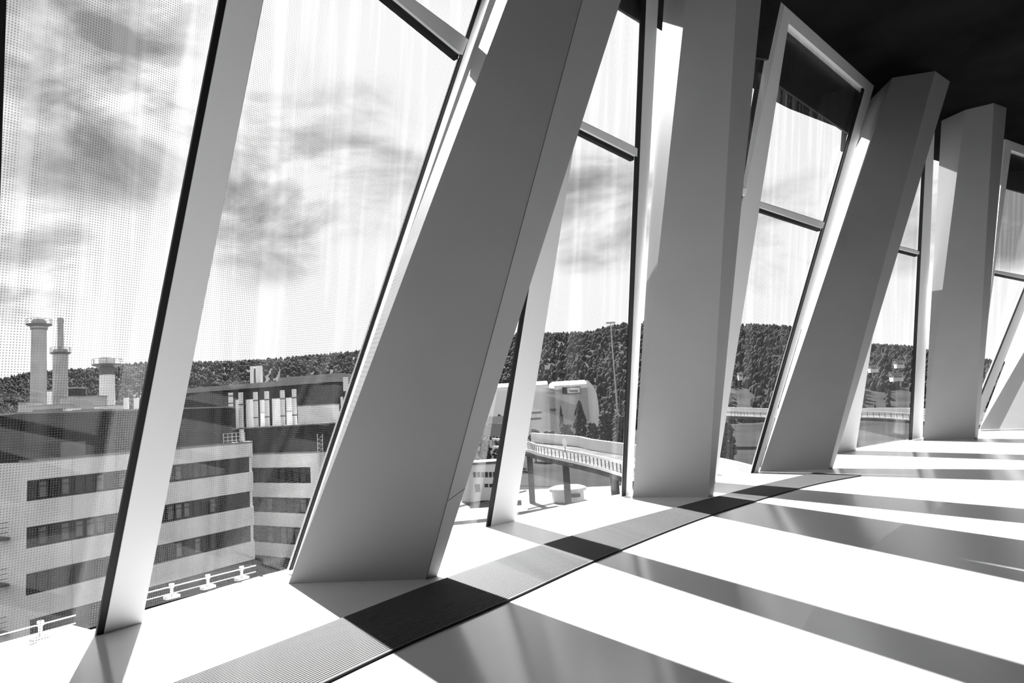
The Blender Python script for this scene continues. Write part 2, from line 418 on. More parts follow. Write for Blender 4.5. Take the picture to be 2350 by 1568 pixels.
# ---------------------------------------------------------------- columns
def column(base, fl, fr, r, ol, P, tl, to, label, zc=ZC - .004, olb=None):
    """base: floor pixels of FL, FR, R. fl/fr/r/ol: second pixel higher on each edge line.
       the outer edge OL stays near the glazing, the face edge FL leans further in (tl)"""
    FL0, FR0, R0 = [floor_at(*p) for p in base]
    Pin = Plane(FL0, P.u, tl); Pout = Plane(FL0, P.u, to)
    f = Pin.line(base[0], fl); FL1 = Pin.pt(f(zc), zc)
    # edge OL starts at the same foot
    so_, zo = Pout.st(ol); k = so_ / zo; OL1 = Pout.pt(k * zc, zc)
    n = (FR0 - FL0).cross(FL1 - FL0)
    def ext(p0, px, nn, through):
        q = hit(px, through, nn); k = (zc - p0.z) / (q.z - p0.z); return p0 + (q - p0) * k
    FR1 = ext(FR0, fr, n, FL0)
    n2 = (FR1 - FR0).cross(P.u + P.inn * .1)
    q = hit(r, FR0, n2); q0 = hit(base[2], FR0, n2)
    k = (zc - q0.z) / (q.z - q0.z); R1 = q0 + (q - q0) * k
    k0 = -q0.z / (q.z - q0.z); R0 = q0 + (q - q0) * k0
    # depth of the column along the wall, hidden behind
    B0 = FL0 + (R0 - FR0); B1 = OL1 + (R1 - FR1)
    OL0 = FL0 + (B0 - FL0) * .02
    if olb:
        OL0 = floor_at(*olb); so_ = Pout.line(olb, ol); OL1 = Pout.pt(so_(zc), zc); B0 = OL0 + (R0 - FR0); B1 = OL1 + (R1 - FR1)
    mb = MB(); mb.loft([OL0, FL0, FR0, R0, B0], [OL1, FL1, FR1, R1, B1])
    o = mb.build('column', 'column_paint')
    tag(o, label, 'column', 'slanted columns along the glass wall', 'thing')
    fn = (OL1 - FL0).cross(FL1 - FL0).normalized()
    if fn.dot(EYEP - FL0) < 0: fn = -fn
    print('COL', label[:20], 'widths', round((FR0 - FL0).length, 2), round((FR1 - FL1).length, 2), 'facet', round((OL1 - FL1).length, 2), 'R', round((R0 - FR0).length, 2), round((R1 - FR1).length, 2), 'facet.sun', round(fn.dot(-SUNH.normalized()), 3), 'front.sun', round((n.normalized() * (1 if n.dot(EYEP - FL0) > 0 else -1)).dot(-SUNH.normalized()), 3), [round(c, 2) for c in FL1])
    return o, (FL0, FR0, R0, FL1, FR1, R1)
c1, g1 = column([(662, 1340), (978, 1330), (1002, 1326)], (1164, 0), (1335, 0), (1425, 0), (1123, 0), P1b, .30, .09,
                'nearest and largest slanted grey column, rising past the top of the picture')
sm_ = MB(); sm_.cyl(g1[1], g1[4] - Z3 * .02, .0035, n=6)
q_ = g1[1].lerp(g1[4], .075); q2_ = g1[2].lerp(g1[5], .085); sm_.cyl(q_, q2_, .003, n=6)
sm_.build('seam', 'steel_dark').parent = c1
c2, g2 = column([(1452, 1142), (1626, 1141), (1637, 1139)], (1574, 0), (1690, 0), (1747, 0), (1524, 0), P2b, .203, .12,
                'second column from the left, nearly upright, with a pale narrow left face')
c3, g3 = column([(1743, 1083), (1902, 1077), (1911, 1075)], (2053, 163), (2086, 388), (2145, 302), (2014, 170), P3b, .20, .11,
                'third column from the left, leaning, with a bright sunlit strip on its left face')
c4, g4 = column([(2119, 1011), (2237, 1008), (2244, 1007)], (2217, 235), (2281, 235), (2311, 235), (2163, 235), P4b, .166, .09,
                'fourth column from the left, dark, next to the last tall window')
c5, g5 = column([(2293, 985), (2440, 983), (2452, 982)], (2350, 872), (2492, 872), (2512, 872), (2350, 722), P5b, .26, .05,
                'last column at the right edge, with a wide white triangular face', olb=(2247, 986))

# ---------------------------------------------------------------- room shell
edge = [P1a.A - P1a.u * 14] + [floor_at(*p) for p in ((0, 1505), (230, 1440), (326, 1428), (660, 1324), (1030, 1225), (1120, 1203), (1181, 1196), (1437, 1139), (1643, 1107), (1743, 1083), (1922, 1041), (1965, 1032), (2090, 1011), (2250, 986))]
edge.append(edge[-1] + P5b.u * 14)
curve = [floor_at(*p) for p in ((1790, 1568), (1820, 1490), (1880, 1380), (1960, 1290), (2080, 1200), (2200, 1150), (2350, 1105))]
d0 = (curve[0] - curve[1]).normalized(); d1 = (curve[-1] - curve[-2]).normalized()
# smooth the curve
def cr_spline(p, n=8):
    out = []
    for i in range(len(p) - 1):
        a, b, c, d = p[max(i - 1, 0)], p[i], p[i + 1], p[min(i + 2, len(p) - 1)]
        for k in range(n):
            t = k / n
            out.append(.5 * ((2 * b) + (c - a) * t + (2 * a - 5 * b + 4 * c - d) * t * t + (3 * b - a - 3 * c + d) * t ** 3))
    return out + [p[-1]]
curve = [curve[0] + d0 * 9] + cr_spline(curve) + [curve[-1] + d1 * 9]
def resample(p, n):
    d = [0]
    for a, b in zip(p, p[1:]): d.append(d[-1] + (b - a).length)
    out = []; k = 0
    for i in range(n):
        t = d[-1] * i / (n - 1)
        while k < len(p) - 2 and d[k + 1] < t: k += 1
        out.append(p[k].lerp(p[k + 1], (t - d[k]) / max(1e-9, d[k + 1] - d[k])))
    return out
er = resample(edge, 160)
e0 = P1a.A - P1a.u * 6.5
cs = curve[1] + d0 * 2.6
cv = [cs] + curve[1:]
bd = [V((14.5, 14.3, 0)), V((8.3, 7.7, 0)), (V((4.5, 3.2, 0))), V((2.0, .4, 0))]
mb = MB()
mb.poly([e0] + edge[1:] + cv[::-1], 0)
mb.poly(cv + bd, 1)
mb.poly([e0, cs] + bd[::-1] + [cv[-1], edge[-1], V((30, 20, 0)), V((30, -14, 0)), V((-6, -14, 0)), edge[0]], 2)  # unseen dark zone, added to reduce bounce from the sunlit floor
# thickness of the slab at the glass
for a, b in zip(edge, edge[1:]):
    mb.poly([a, b, b - Z3 * .9, a - Z3 * .9], 0)
tag(mb.build('floor', ['floor_polished', 'floor_pale', 'floor_dark_added']), kind='structure')
mb = MB()
tn = V((P1b.u.y, -P1b.u.x, 0))
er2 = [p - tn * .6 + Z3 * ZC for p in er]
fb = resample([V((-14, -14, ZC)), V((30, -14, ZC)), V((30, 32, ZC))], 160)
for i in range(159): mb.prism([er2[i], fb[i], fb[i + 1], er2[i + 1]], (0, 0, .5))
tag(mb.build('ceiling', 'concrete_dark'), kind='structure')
mb = MB()
b0 = edge[0]
mb.prism([b0, P1a.A - P1a.u * 1.1, P1a.A - P1a.u * 1.1 + Z3 * ZC, b0 + Z3 * ZC], -P1a.inn * .3)
tag(mb.build('wall_left', 'wall_dark'), kind='structure')
mb = MB(); mb.box((-12, -14.3, 0), (42, 0, 0), (0, .3, 0), (0, 0, ZC)); tag(mb.build('wall_back', 'wall_dark'), kind='structure')
mb = MB(); mb.box((30, -14, 0), (.3, 0, 0), (0, 45, 0), (0, 0, ZC)); tag(mb.build('wall_right', 'wall_dark'), kind='structure')
mb = MB(); q = edge[-1]; mb.prism([q, V((30, 31, 0)), V((30, 31, ZC)), q + Z3 * ZC], (0, .3, 0)); tag(mb.build('wall_far', 'wall_dark'), kind='structure')
# outer ledge under the glass
mb = MB()
for a, b, o in ((edge[1] - P1a.u * 1.0, edge[2], P1a), (edge[3], edge[4], P1b), (edge[4], edge[6], P2a), (edge[7], edge[8], P2b), (edge[8], edge[10], P3b), (edge[11], edge[13], P4b), (edge[13], edge[15], P5b)):
    a = V(a) - Z3 * .03; b = V(b) - Z3 * .03
    mb.prism([a, b, b - o.inn * .38, a - o.inn * .38], (0, 0, -.12))
tag(mb.build('trim_1', 'sill_white'), kind='structure')

# ---------------------------------------------------------------- cable rail on the ledge outside
rail = empty('cable_rail', P1b.pt(0, 0) - P1b.inn * .28, label='thin cable rail on clamps along the ledge outside the glass', cat='railing')
mb = MB()
RP = P1b.shift(-.26)
RA = P1a.shift(-.26)
ra = [RA.pt(-1.0, .055), RA.pt((P1a.line((225, 1443), (505, 0)))(0) - .02, .055)]
rb = [RP.pt(-.05, .055), RP.pt((edge[4] - P1b.A).dot(P1b.u), .055)]
for a, b in (ra, rb):
    mb.cyl(a, b, .004, n=6); mb.cyl(a - Z3 * .05, b - Z3 * .05, .003, n=6)
mb.build('cable', 'steel_pale', rail)
for px in ((126, 1463), (355, 1400), (449, 1374), (532, 1351), (611, 1330)):
    Q = RA if px[0] < 200 else RP
    p = floor_at(*px); p = Q.pt((p - Q.A).dot(Q.u), 0)
    mb = MB(); mb.cyl(p - Z3 * .03, p + Z3 * .075, .012, n=8); mb.cyl(p + Z3 * .045, p + Z3 * .075, .02, n=8)
    mb.box(p + Q.u * -.05 - Q.inn * .03 - Z3 * .03, Q.u * .10, Q.inn * .06, Z3 * .02)
    mb.build('clamp', 'steel_pale', rail)

# ---------------------------------------------------------------- floor grille
gl_ = cr_spline([floor_at(*p) for p in ((300, 1613), (415, 1568), (735, 1444), (1050, 1322), (1300, 1237), (1560, 1165), (1750, 1115), (1870, 1087))], 6)
gr_ = cr_spline([floor_at(*p) for p in ((600, 1640), (750, 1568), (930, 1483), (1155, 1385), (1400, 1274), (1640, 1181), (1850, 1118), (1975, 1093))], 6)
gr = empty('floor_grille', gl_[24], label='long slatted ventilation grille set in the white floor along the windows', cat='grille')
mb = MB()
for i in range(len(gl_) - 1):
    mb.prism([gl_[i], gr_[i], gr_[i + 1], gl_[i + 1]], (0, 0, .003))
mb.build('tray', 'grille_dark', gr)
mb = MB(); NS = 34
for k in range(NS):
    t0 = (k + .18) / NS; t1 = (k + .80) / NS
    for i in range(len(gl_) - 1):
        a, b, c, d = gl_[i], gr_[i], gr_[i + 1], gl_[i + 1]
        mb.prism([a.lerp(b, t0), a.lerp(b, t1), d.lerp(c, t1), d.lerp(c, t0)], (0, 0, .012))
mb.build('slats', 'grille_metal', gr)
for a_, b_ in ((gl_, gr_), (gr_, gl_)):
    mb = MB()
    for i in range(len(a_) - 1):
        mb.prism([a_[i], a_[i].lerp(b_[i], -.012), a_[i + 1].lerp(b_[i + 1], -.012), a_[i + 1]], (0, 0, .013))
    mb.build('edge_strip', 'grille_metal', gr)

# ================================================================ outside
GZ = -15.0                                   # the ground outside, below the gallery floor
mb = MB()
mb.poly([(-900, -60, GZ), (1500, -60, GZ), (1500, 1500, GZ), (-900, 1500, GZ)])
tag(mb.build('ground', 'ground_mixed'), kind='structure')

class Wall:
    """vertical plane outside through two (pixel, depth) points"""
    def __init__(s, a, Ya, b, Yb):
        A, B = at(*a, Ya), at(*b, Yb); s.A = V((A.x, A.y, 0)); d = V((B.x - A.x, B.y - A.y, 0)); s.len = d.length
        s.u = d.normalized(); s.n = V((s.u.y, -s.u.x, 0))
        if s.n.dot(-s.A) < 0: s.n = -s.n
    def st(s, px):
        p = hit(px, s.A, s.n); return (p - s.A).dot(s.u), p.z
    def pt(s, a, z, off=0.0): return s.A + s.u * a + s.n * off + Z3 * z
    def rect(s, mb, a0, a1, z0, z1, off0, off1, mi=0):
        mb.prism([s.pt(a0, z0, off0), s.pt(a1, z0, off0), s.pt(a1, z1, off0), s.pt(a0, z1, off0)], s.n * (off1 - off0), mi)

def office_window(Wl, a, wd, z0, z1, par, pale):
    fr = MB(); zt = z1 - (z1 - z0) * .30
    f = .07
    for x0, x1, y0, y1 in ((a, a + f, z0, z1), (a + wd - f, a + wd, z0, z1), (a, a + wd, z0, z0 + f), (a, a + wd, z1 - f, z1), (a, a + wd, zt - f / 2, zt + f / 2)):
        Wl.rect(fr, x0, x1, y0, y1, -.03, .07)
    fo = fr.build('window', 'window_black', par)
    pn = MB()
    Wl.rect(pn, a + f, a + wd - f, z0 + f, zt - f / 2, -.02, .03)
    Wl.rect(pn, a + f, a + wd - f, zt + f / 2, z1 - f, -.02, .03)
    po = pn.build('pane', 'pane_pale' if pale else 'pane_grey', par)
    po.parent = fo; po.location = (0, 0, 0)
    return fo

# ---------------------------------------------------------------- office block, near wing
W1 = Wall((49, 1250), 50, (580, 1160), 68)
def zavg(yl, yr):
    return (W1.st((50, yl))[1] + W1.st((577, yr))[1]) / 2
rows = [zavg(*p) for p in ((1058, 1020), (1100, 1051), (1151, 1084), (1209, 1129), (1260, 1164), (1318, 1206), (1371, 1241), (1427, 1284))]
off1 = empty('office_building', W1.pt(W1.len / 2, GZ, -7), label='office block with white bands and dark window strips, behind the left window post', cat='building')
D = 24.0
core = MB(); W1.rect(core, 0.25, W1.len - .2, GZ, rows[0] - .1, -D, -.05); core.build('core', 'window_black', off1)
bands = [(rows[0], rows[1]), (rows[2], rows[3]), (rows[4], rows[5]), (rows[6], rows[7])]
for zt, zb in bands:
    mb = MB(); nj = 6
    for k in range(nj): W1.rect(mb, W1.len * k / nj + .012, W1.len * (k + 1) / nj - .012, zb, zt, -.02, .16)
    W1.rect(mb, 0, W1.len, zb, zt, -.08, .0)
    mb.build('wall_band', 'facade_white', off1)
# end wall toward the left and right return
mb = MB(); W1.rect(mb, -.05, .26, GZ, rows[0], -D, .15); mb.build('end_wall', 'facade_white', off1)
mb = MB(); W1.rect(mb, W1.len - .3, W1.len, rows[7], rows[0], -3.5, .0); mb.build('return_wall', 'facade_white', off1)
mb = MB(); W1.rect(mb, 0, W1.len, rows[0], rows[0] + .18, -.5, .2); mb.build('parapet_rail', 'roof_metal', off1)
s0 = W1.st((60, 1125))[0]; gp = W1.st((172, 1125))[0] - s0
ww = gp / 4.28
for ri, (zt, zb) in enumerate(((rows[1], rows[2]), (rows[3], rows[4]), (rows[5], rows[6]))):
    a = s0
    while a + gp < W1.len + .3:
        for k in range(4):
            x = a + k * ww
            if x + ww * .8 < W1.len - .35:
                pale = random.random() < (.35 if ri == 1 else .2)
                office_window(W1, x, ww * .8, zb + .12, zt - .12, off1, pale)
        a += gp
# ground-floor opening and loading bay
mb = MB(); W1.rect(mb, .3, 3.4, GZ + .8, rows[7] - .15, -.2, .02); mb.build('shutter_door', 'pane_grey', off1)
mb = MB(); W1.rect(mb, .0, .55, GZ, rows[7], -.2, .12); mb.build('pier', 'facade_white', off1)
mb = MB(); W1.rect(mb, .55, 5, GZ, GZ + 1.0, 0, .6); mb.build('low_wall', 'facade_white', off1)
# dark recessed top storey
zr = 3.2
mb = MB(); W1.rect(mb, .3, W1.st((549, 975))[0], rows[0] - .2, zr, -D, -1.0); mb.build('attic_storey', 'facade_dark', off1)
mb = MB(); W1.rect(mb, -.1, W1.st((551, 975))[0], zr, zr + .14, -D, -.8); mb.build('roof_edge', 'roof_metal', off1)
mb = MB(); W1.rect(mb, W1.st((155, 1000))[0], W1.st((212, 1000))[0], rows[0], .9, -1.05, -.93); mb.build('roof_door', 'steel_dark', off1)
mb = MB()
for zz in (.35, .7, 1.05):
    W1.rect(mb, W1.len - 3.0, W1.len - .5, rows[0] + zz, rows[0] + zz + .05, -.35, -.3)
for q in range(6):
    W1.rect(mb, W1.len - 3.0 + q * .49, W1.len - 2.95 + q * .49, rows[0] + .1, rows[0] + 1.1, -.36, -.29)
mb.build('roof_guard', 'steel_pale', off1)

# escape stairs on the end wall
def end_pt(a, z, off=0.0): return W1.A - W1.n * a - W1.u * (off + .12) + Z3 * z      # a: along the end wall away from the corner
for i, yb in enumerate((1237, 1345, 1458)):
    z0 = W1.st((30, yb))[1]
    st = empty('escape_stair', end_pt(3.2, z0, 1.0), cat='stair', group='escape stairs on the office end wall',
               label=('topmost outdoor escape stair on the office end wall, at the left edge', 'middle outdoor escape stair on the office end wall, at the left edge', 'lowest outdoor escape stair on the office end wall, near the ledge')[i])
    mb = MB(); mb.box(end_pt(1.4, z0 - .2, .0), -W1.n * 1.3, -W1.u * 1.7, Z3 * .2); mb.build('landing', 'steel_dark', st)
    mb = MB()
    for k in range(9):
        mb.box(end_pt(2.7 + k * .28, z0 + k * .19, .1), -W1.n * .30, -W1.u * 1.4, Z3 * .06)
    mb.build('steps', 'steel_dark', st)
    mb = MB()
    for zz in (.35, .7, 1.05):
        mb.cyl(end_pt(1.4, z0 + zz, 1.65), end_pt(2.7, z0 + zz, 1.65), .025, n=6)
        mb.cyl(end_pt(2.7, z0 + zz, 1.65), end_pt(5.2, z0 + zz + 1.7, 1.65), .025, n=6)
        mb.cyl(end_pt(1.4, z0 + zz, .1), end_pt(1.4, z0 + zz, 1.65), .025, n=6)
    for a in (1.4, 2.05, 2.7): mb.cyl(end_pt(a, z0, 1.65), end_pt(a, z0 + 1.08, 1.65), .03, n=6)
    mb.build('handrail', 'steel_dark', st)

# ---------------------------------------------------------------- office block, rear wing
W2 = Wall((583, 1160), 79, (739, 1160), 73)
z2 = [(W2.st((590, a))[1] + W2.st((700, b))[1]) / 2 for a, b in ((1043, 1041), (1073, 1073), (1108, 1109), (1141, 1142), (1176, 1178), (1206, 1210), (1247, 1249), (1277, 1279))]
off2 = empty('office_building', W2.pt(W2.len / 2, GZ, -6), label='rear office wing with white bands, just left of the nearest slanted column', cat='building')
mb = MB(); W2.rect(mb, -1, W2.len - .2, GZ, z2[0] - .1, -14, -.05); mb.build('core', 'window_black', off2)
aw = W2.st((716, 1100))[0]
for zt, zb in ((z2[0], z2[1]), (z2[2], z2[3]), (z2[4], z2[5]), (z2[6], z2[7])):
    mb = MB(); W2.rect(mb, -1, aw, zb, zt, -.08, .16); mb.build('wall_band', 'facade_white', off2)
mb = MB(); W2.rect(mb, aw, W2.len, GZ, z2[0], -14, .18); mb.build('end_wall', 'facade_white', off2)
mb = MB(); W2.rect(mb, -1, W2.len, z2[0], z2[0] + .15, -.5, .2); mb.build('parapet_rail', 'roof_metal', off2)
for zt, zb in ((z2[1], z2[2]), (z2[3], z2[4]), (z2[5], z2[6])):
    x = .1
    while x + 1.0 < aw - .1:
        office_window(W2, x, .95, zb + .12, zt - .12, off2, random.random() < .3); x += 1.12
zr2 = (W2.st((600, 982))[1] + W2.st((720, 976))[1]) / 2
mb = MB(); W2.rect(mb, -8, W2.len + 3, z2[0] - .2, zr2, -14, -1.2); mb.build('attic_storey', 'facade_dark', off2)
mb = MB(); W2.rect(mb, -8, W2.len + 3.2, zr2, zr2 + .15, -14, -1.0); mb.build('roof_edge', 'roof_metal', off2)
# lattice ladder on its right corner
lad = empty('lattice_ladder', W2.pt(W2.len + .4, GZ, .5), label='steel lattice ladder on the right corner of the rear office wing', cat='ladder')
mb = MB(); a0 = W2.len + .15; za, zb_ = GZ, z2[0] + 2.0
for a in (a0, a0 + .75):
    mb.cyl(W2.pt(a, za, .45), W2.pt(a, zb_, .45), .04, n=6)
mb.build('rails', 'steel_pale', lad)
mb = MB(); k = za
while k < zb_ - .5:
    mb.cyl(W2.pt(a0, k, .45), W2.pt(a0 + .75, k, .45), .025, n=5); mb.cyl(W2.pt(a0, k, .45), W2.pt(a0 + .75, k + .45, .45), .02, n=5); k += .45
mb.build('rungs', 'steel_pale', lad)

# ---------------------------------------------------------------- dark hall behind, with pipes and tanks in front of it
W3 = Wall((345, 900), 108, (775, 890), 100)
z3t = (W3.st((435, 895))[1] + W3.st((760, 886))[1]) / 2
oh = empty('plant_hall', W3.pt(W3.len / 2, GZ, -8), label='long dark industrial hall with a pale roof edge behind the pipes', cat='building')
mb = MB(); W3.rect(mb, 0, W3.len, GZ, z3t, -16, 0); mb.build('hall_wall', 'facade_dark', oh)
mb = MB(); W3.rect(mb, -.4, W3.len + .4, z3t, z3t + .75, -16, .6); mb.build('roof_slab', 'roof_metal', oh)
mb = MB(); W3.rect(mb, W3.st((612, 880))[0], W3.st((758, 880))[0], z3t + .75, z3t + 1.5, -12, -3); mb.build('skylight_strip', 'roof_metal', oh)
zbase = GZ
def upright(name, x0, x1, yt, yb, Y, m, label, cat, group=None, zb=None, n=16):
    p = at((x0 + x1) / 2, yb, Y)
    if zb is not None: p.z = zb; top = at((x0 + x1) / 2, yt, Y); rad = (x1 - x0) / 2 / F * Y
    mb = MB(); b = V((p.x, p.y, p.z)); h = top.z - p.z
    mb.lathe(b, [(rad, 0), (rad, h * .985), (rad * .9, h)], n)
    o = mb.build(name, m); tag(o, label, cat, group); return o, b, rad, h
ordn = ['first', 'second', 'third', 'fourth', 'fifth', 'sixth']
for i, (x, yt, yb) in enumerate(((530, 902, 945), (555, 901, 1018), (588, 900, 985), (614, 898, 984), (650, 896, 982), (677, 893, 978))):
    Y = 84 if i > 1 else (72, 68.0)[i]
    zb = zr2 + .15 if i > 1 else (zr + .14, rows[0] + .19)[i]
    lb = ordn[i] + ' from the left of six pale exhaust pipes in front of the dark hall'
    if i == 1: lb = 'tallest of the six pale exhaust pipes, standing in front of the attic storey'
    o, b, r_, h = upright('exhaust_pipe', x - 5.2, x + 5.2, yt, yb, Y, 'steel_pale', lb, 'pipe', 'pale exhaust pipes on the office roof', zb=zb)
    rg = MB()
    for zz in (h * .25, h * .74): rg.cyl(b + Z3 * zz, b + Z3 * (zz + .14), r_ * 1.12, n=16)
    rr = rg.build('clamp_ring', 'steel_dark', None); rr.parent = o
for i, (x0, x1, yt, yb) in enumerate(((541, 552, 918, 944), (566, 584, 917, 982), (598, 611, 918, 982), (626, 645, 915, 980), (658, 672, 913, 978))):
    upright('storage_tank', x0, x1, yt, yb, 88, 'steel_pale', ordn[i] + ' from the left of the round storage tanks standing between the pipes', 'tank', 'storage tanks between the exhaust pipes', zb=zr2 + .15)
def rbox(name, x0, x1, yt, yb, Y, m, label, cat, dep=3.0, group=None, trim=True, zb=None):
    a = at(x0, yb, Y); b = at(x1, yb, Y); t = at((x0 + x1) / 2, yt, Y); zb_ = at((x0 + x1) / 2, yb, Y).z if zb is None else zb
    d = V((b.x - a.x, b.y - a.y, 0)); bk = V((-d.y, d.x, 0)).normalized() * dep
    if bk.y < 0: bk = -bk
    p = V((a.x, a.y, zb_)); mb = MB(); mb.box(p, d, bk, Z3 * (t.z - zb_))
    e = mb.build(name, m); tag(e, label, cat, group)
    if trim:
        h = t.z - zb_; mb = MB(); u_ = d.normalized()
        mb.box(p - u_ * .08 - bk.normalized() * .08 + Z3 * h, d + u_ * .16, bk + bk.normalized() * .16, Z3 * max(.06, h * .05))
        q = mb.build('cap', 'roof_metal'); q.parent = e
    return e
rbox('roof_cabin', 684, 718, 932, 976, 82, 'facade_white', 'smaller white cabin to the right of the pipes, left half of the pair', 'cabin', zb=zr2 + .15)
rbox('roof_cabin', 718, 765, 930, 974, 82, 'facade_white', 'larger white cabin to the right of the pipes, right half of the pair', 'cabin', zb=zr2 + .15)
rbox('control_box', 599, 608, 948, 960, 85, 'facade_white', 'small white control box between the third and fourth pipe', 'box', .8, zb=zr2 + .15)
rbox('control_box', 659, 670, 945, 958, 85, 'facade_white', 'small white control box between the fifth and sixth pipe', 'box', .8, zb=zr2 + .15)
# twin stack behind
ts = empty('twin_stack', at(586, 888, 112), label='pair of joined pale square stacks rising above the dark hall roof', cat='chimney')
for x0, x1, yt in ((574.5, 582.5, 841), (587.5, 598.5, 840)):
    a = at(x0, 890, 112); a.z = z3t + .76; b = at(x1, 890, 112); t = at(x0, yt, 112)
    mb = MB(); mb.box(a, V((b.x - a.x, 0, 0)), V((0, 1.0, 0)), Z3 * (t.z - a.z)); mb.build('shaft', 'chimney_pale', ts)
a = at(582.5, 890, 112); a.z = z3t + .76; b = at(587.5, 890, 112); t = at(582, 846, 112)
mb = MB(); mb.box(a + V((0, .3, 0)), V((b.x - a.x, 0, 0)), V((0, .5, 0)), Z3 * (t.z - a.z)); mb.build('web', 'steel_dark', ts)
# antenna mast
am = empty('antenna_mast', at(793, 930, 80), label='mast with white panel antennas beside the bright edge of the nearest column', cat='antenna')
mb = MB(); mp_ = at(793, 975, 80); mp_.z = zr2 + .16; mb.cyl(mp_, at(793, 862, 80), .07, n=8); mb.build('mast', 'steel_dark', am)
for x0, x1, yt, yb in ((788, 799, 866, 898), (782, 787, 911, 934), (792, 800, 910, 942), (780, 789, 950, 960)):
    a = at(x0, yb, 79.7); b = at(x1, yb, 79.7); t = at(x0, yt, 79.7)
    mb = MB(); mb.box(a, V((b.x - a.x, 0, 0)), V((0, .25, 0)), Z3 * (t.z - a.z)); mb.build('panel', 'steel_pale', am)
# low pipes on the near roof
for i, (x, yt, yb) in enumerate(((386, 925, 941), (400, 926, 941))):
    upright('roof_vent', x - 1.6, x + 1.6, yt, yb, 60, 'steel_pale', ('thin pale vent stub on the dark roof right of the window post', 'second thin pale vent stub, nearer the first exhaust pipe')[i], 'vent', zb=zr + .14)

# ---------------------------------------------------------------- factory block that carries the chimneys
ZF = 4.2
pl4 = [V((-95, 86, 0)), V((-52, 86, 0)), V((-72, 146, 0)), V((-112, 146, 0))]
fb_ = empty('factory_block', V((-80, 115, GZ)), label='low factory block behind the office roof that carries the three chimneys', cat='building')
mb = MB(); mb.prism([p + Z3 * GZ for p in pl4], Z3 * (ZF - .3 - GZ)); mb.build('wall', 'facade_dark', fb_)
mb = MB(); mb.prism([p + Z3 * (ZF - .3) for p in pl4], Z3 * .3); mb.build('roof', 'roof_metal', fb_)

# ---------------------------------------------------------------- chimneys
def chimney(cx, Y, prof, plat, label, m='chimney_grey', dark=None):
    """prof: (half width px, y px) from bottom to top; plat: (half width px, y px)"""
    base = at(cx, prof[0][1], Y); base.z = ZF; e = empty('chimney', base, label=label, cat='chimney', group='factory chimneys on the left')
    k = Y / F
    zz = lambda y: 0 if y >= 944 else at(cx, y, Y).z - base.z
    mb = MB(); mb.lathe(base, [(r * k, zz(y)) for r, y in prof], 20); mb.build('shaft', m, e, smooth=False)
    r, y = plat; rin = min(pr[0] for pr in prof) * k
    mb = MB(); mb.lathe(base, [(rin, zz(y) - .5), (r * k, zz(y) - .05), (r * k, zz(y) + .1), (rin, zz(y) + .12)], 20); mb.build('platform', 'steel_dark', e)
    mb = MB()
    for i in range(12):
        a = math.tau * i / 12; q = base + V((math.cos(a) * r * k * .97, math.sin(a) * r * k * .97, zz(y) + .1)); mb.cyl(q, q + Z3 * .9, .035, n=5)
        a2 = math.tau * (i + 1) / 12; q2 = base + V((math.cos(a2) * r * k * .97, math.sin(a2) * r * k * .97, zz(y) + .1)); mb.cyl(q + Z3 * .9, q2 + Z3 * .9, .03, n=5)
    mb.build('railing', 'steel_dark', e)
    if dark:
        r0, ya, yb = dark; mb = MB(); mb.cyl(base + Z3 * zz(yb), base + Z3 * zz(ya), r0 * k * 1.04, n=20); mb.build('collar', 'steel_dark', e)
chimney(88, 120, [(17, 945), (16, 870), (15.2, 757), (17.5, 754), (17, 747), (14.5, 745), (14, 737), (12, 733.5)], (26, 746), 'tallest stout grey chimney with a ring platform near the top', dark=(16.2, 749, 757))
chimney(138, 124, [(15.5, 945), (15.2, 812), (15, 803), (6.5, 802), (6, 742), (6.8, 740), (6.5, 732), (5, 730)], (21, 811), 'stepped chimney with a slim upper tube, between two stouter chimneys')
chimney(246, 116, [(16.2, 945), (15.8, 862), (15.8, 823), (14, 821)], (31, 838), 'shorter pale chimney with a wide flat ring platform, near the window post', 'chimney_pale', dark=(15.6, 840, 861))
# roof clutter between the chimneys
rbox('roof_house', 41, 62, 925, 944, 90, 'hall_grey', 'small grey roof house left of the tallest chimney', 'roof house', zb=ZF)
rbox('roof_house', 104, 121, 899, 936, 126, 'chimney_pale', 'pale block between the two left chimneys', 'roof house', zb=ZF)
rbox('roof_house', 62, 135, 931, 946, 88, 'hall_grey', 'long low grey roof box in front of the tallest chimney', 'roof house', zb=ZF)
rbox('roof_house', 137, 172, 912, 946, 92, 'hall_grey', 'grey roof house with a notched top, right of the stepped chimney', 'roof house', zb=ZF)
rbox('roof_house', 171, 215, 911, 946, 91, 'hall_grey', 'broad plain grey roof house left of the short pale chimney', 'roof house', zb=ZF)
rbox('roof_house', 216, 264, 932, 946, 89, 'chimney_pale', 'low pale plinth at the foot of the short chimney', 'roof house', zb=ZF)
rbox('roof_house', 133, 174, 893, 912, 130, 'facade_dark', 'dark shed roof behind the stepped chimney', 'roof house', zb=ZF)
rbox('roof_hatch', 134, 155, 938, 942, 63, 'chimney_pale', 'small bright roof hatch on the dark roof edge', 'hatch', 2, zb=zr + .14)
for i, (x0, x1) in enumerate(((75, 127), (165, 207), (217, 256))):
    rbox('solar_panel', x0, x1, 940, 945, 62, 'steel_dark', ('left', 'middle', 'right')[i] + ' one of three dark low roof panels along the office roof edge', 'roof panel', 2.0, 'dark roof panels', False, zb=zr + .14)
for i, x in enumerate((290, 313)):
    upright('roof_vent', x - 5.5, x + 5.5, 914, 946, 66, 'steel_pale', ('left', 'right')[i] + ' one of two pale roof vents beside the window post', 'vent', zb=zr + .14)

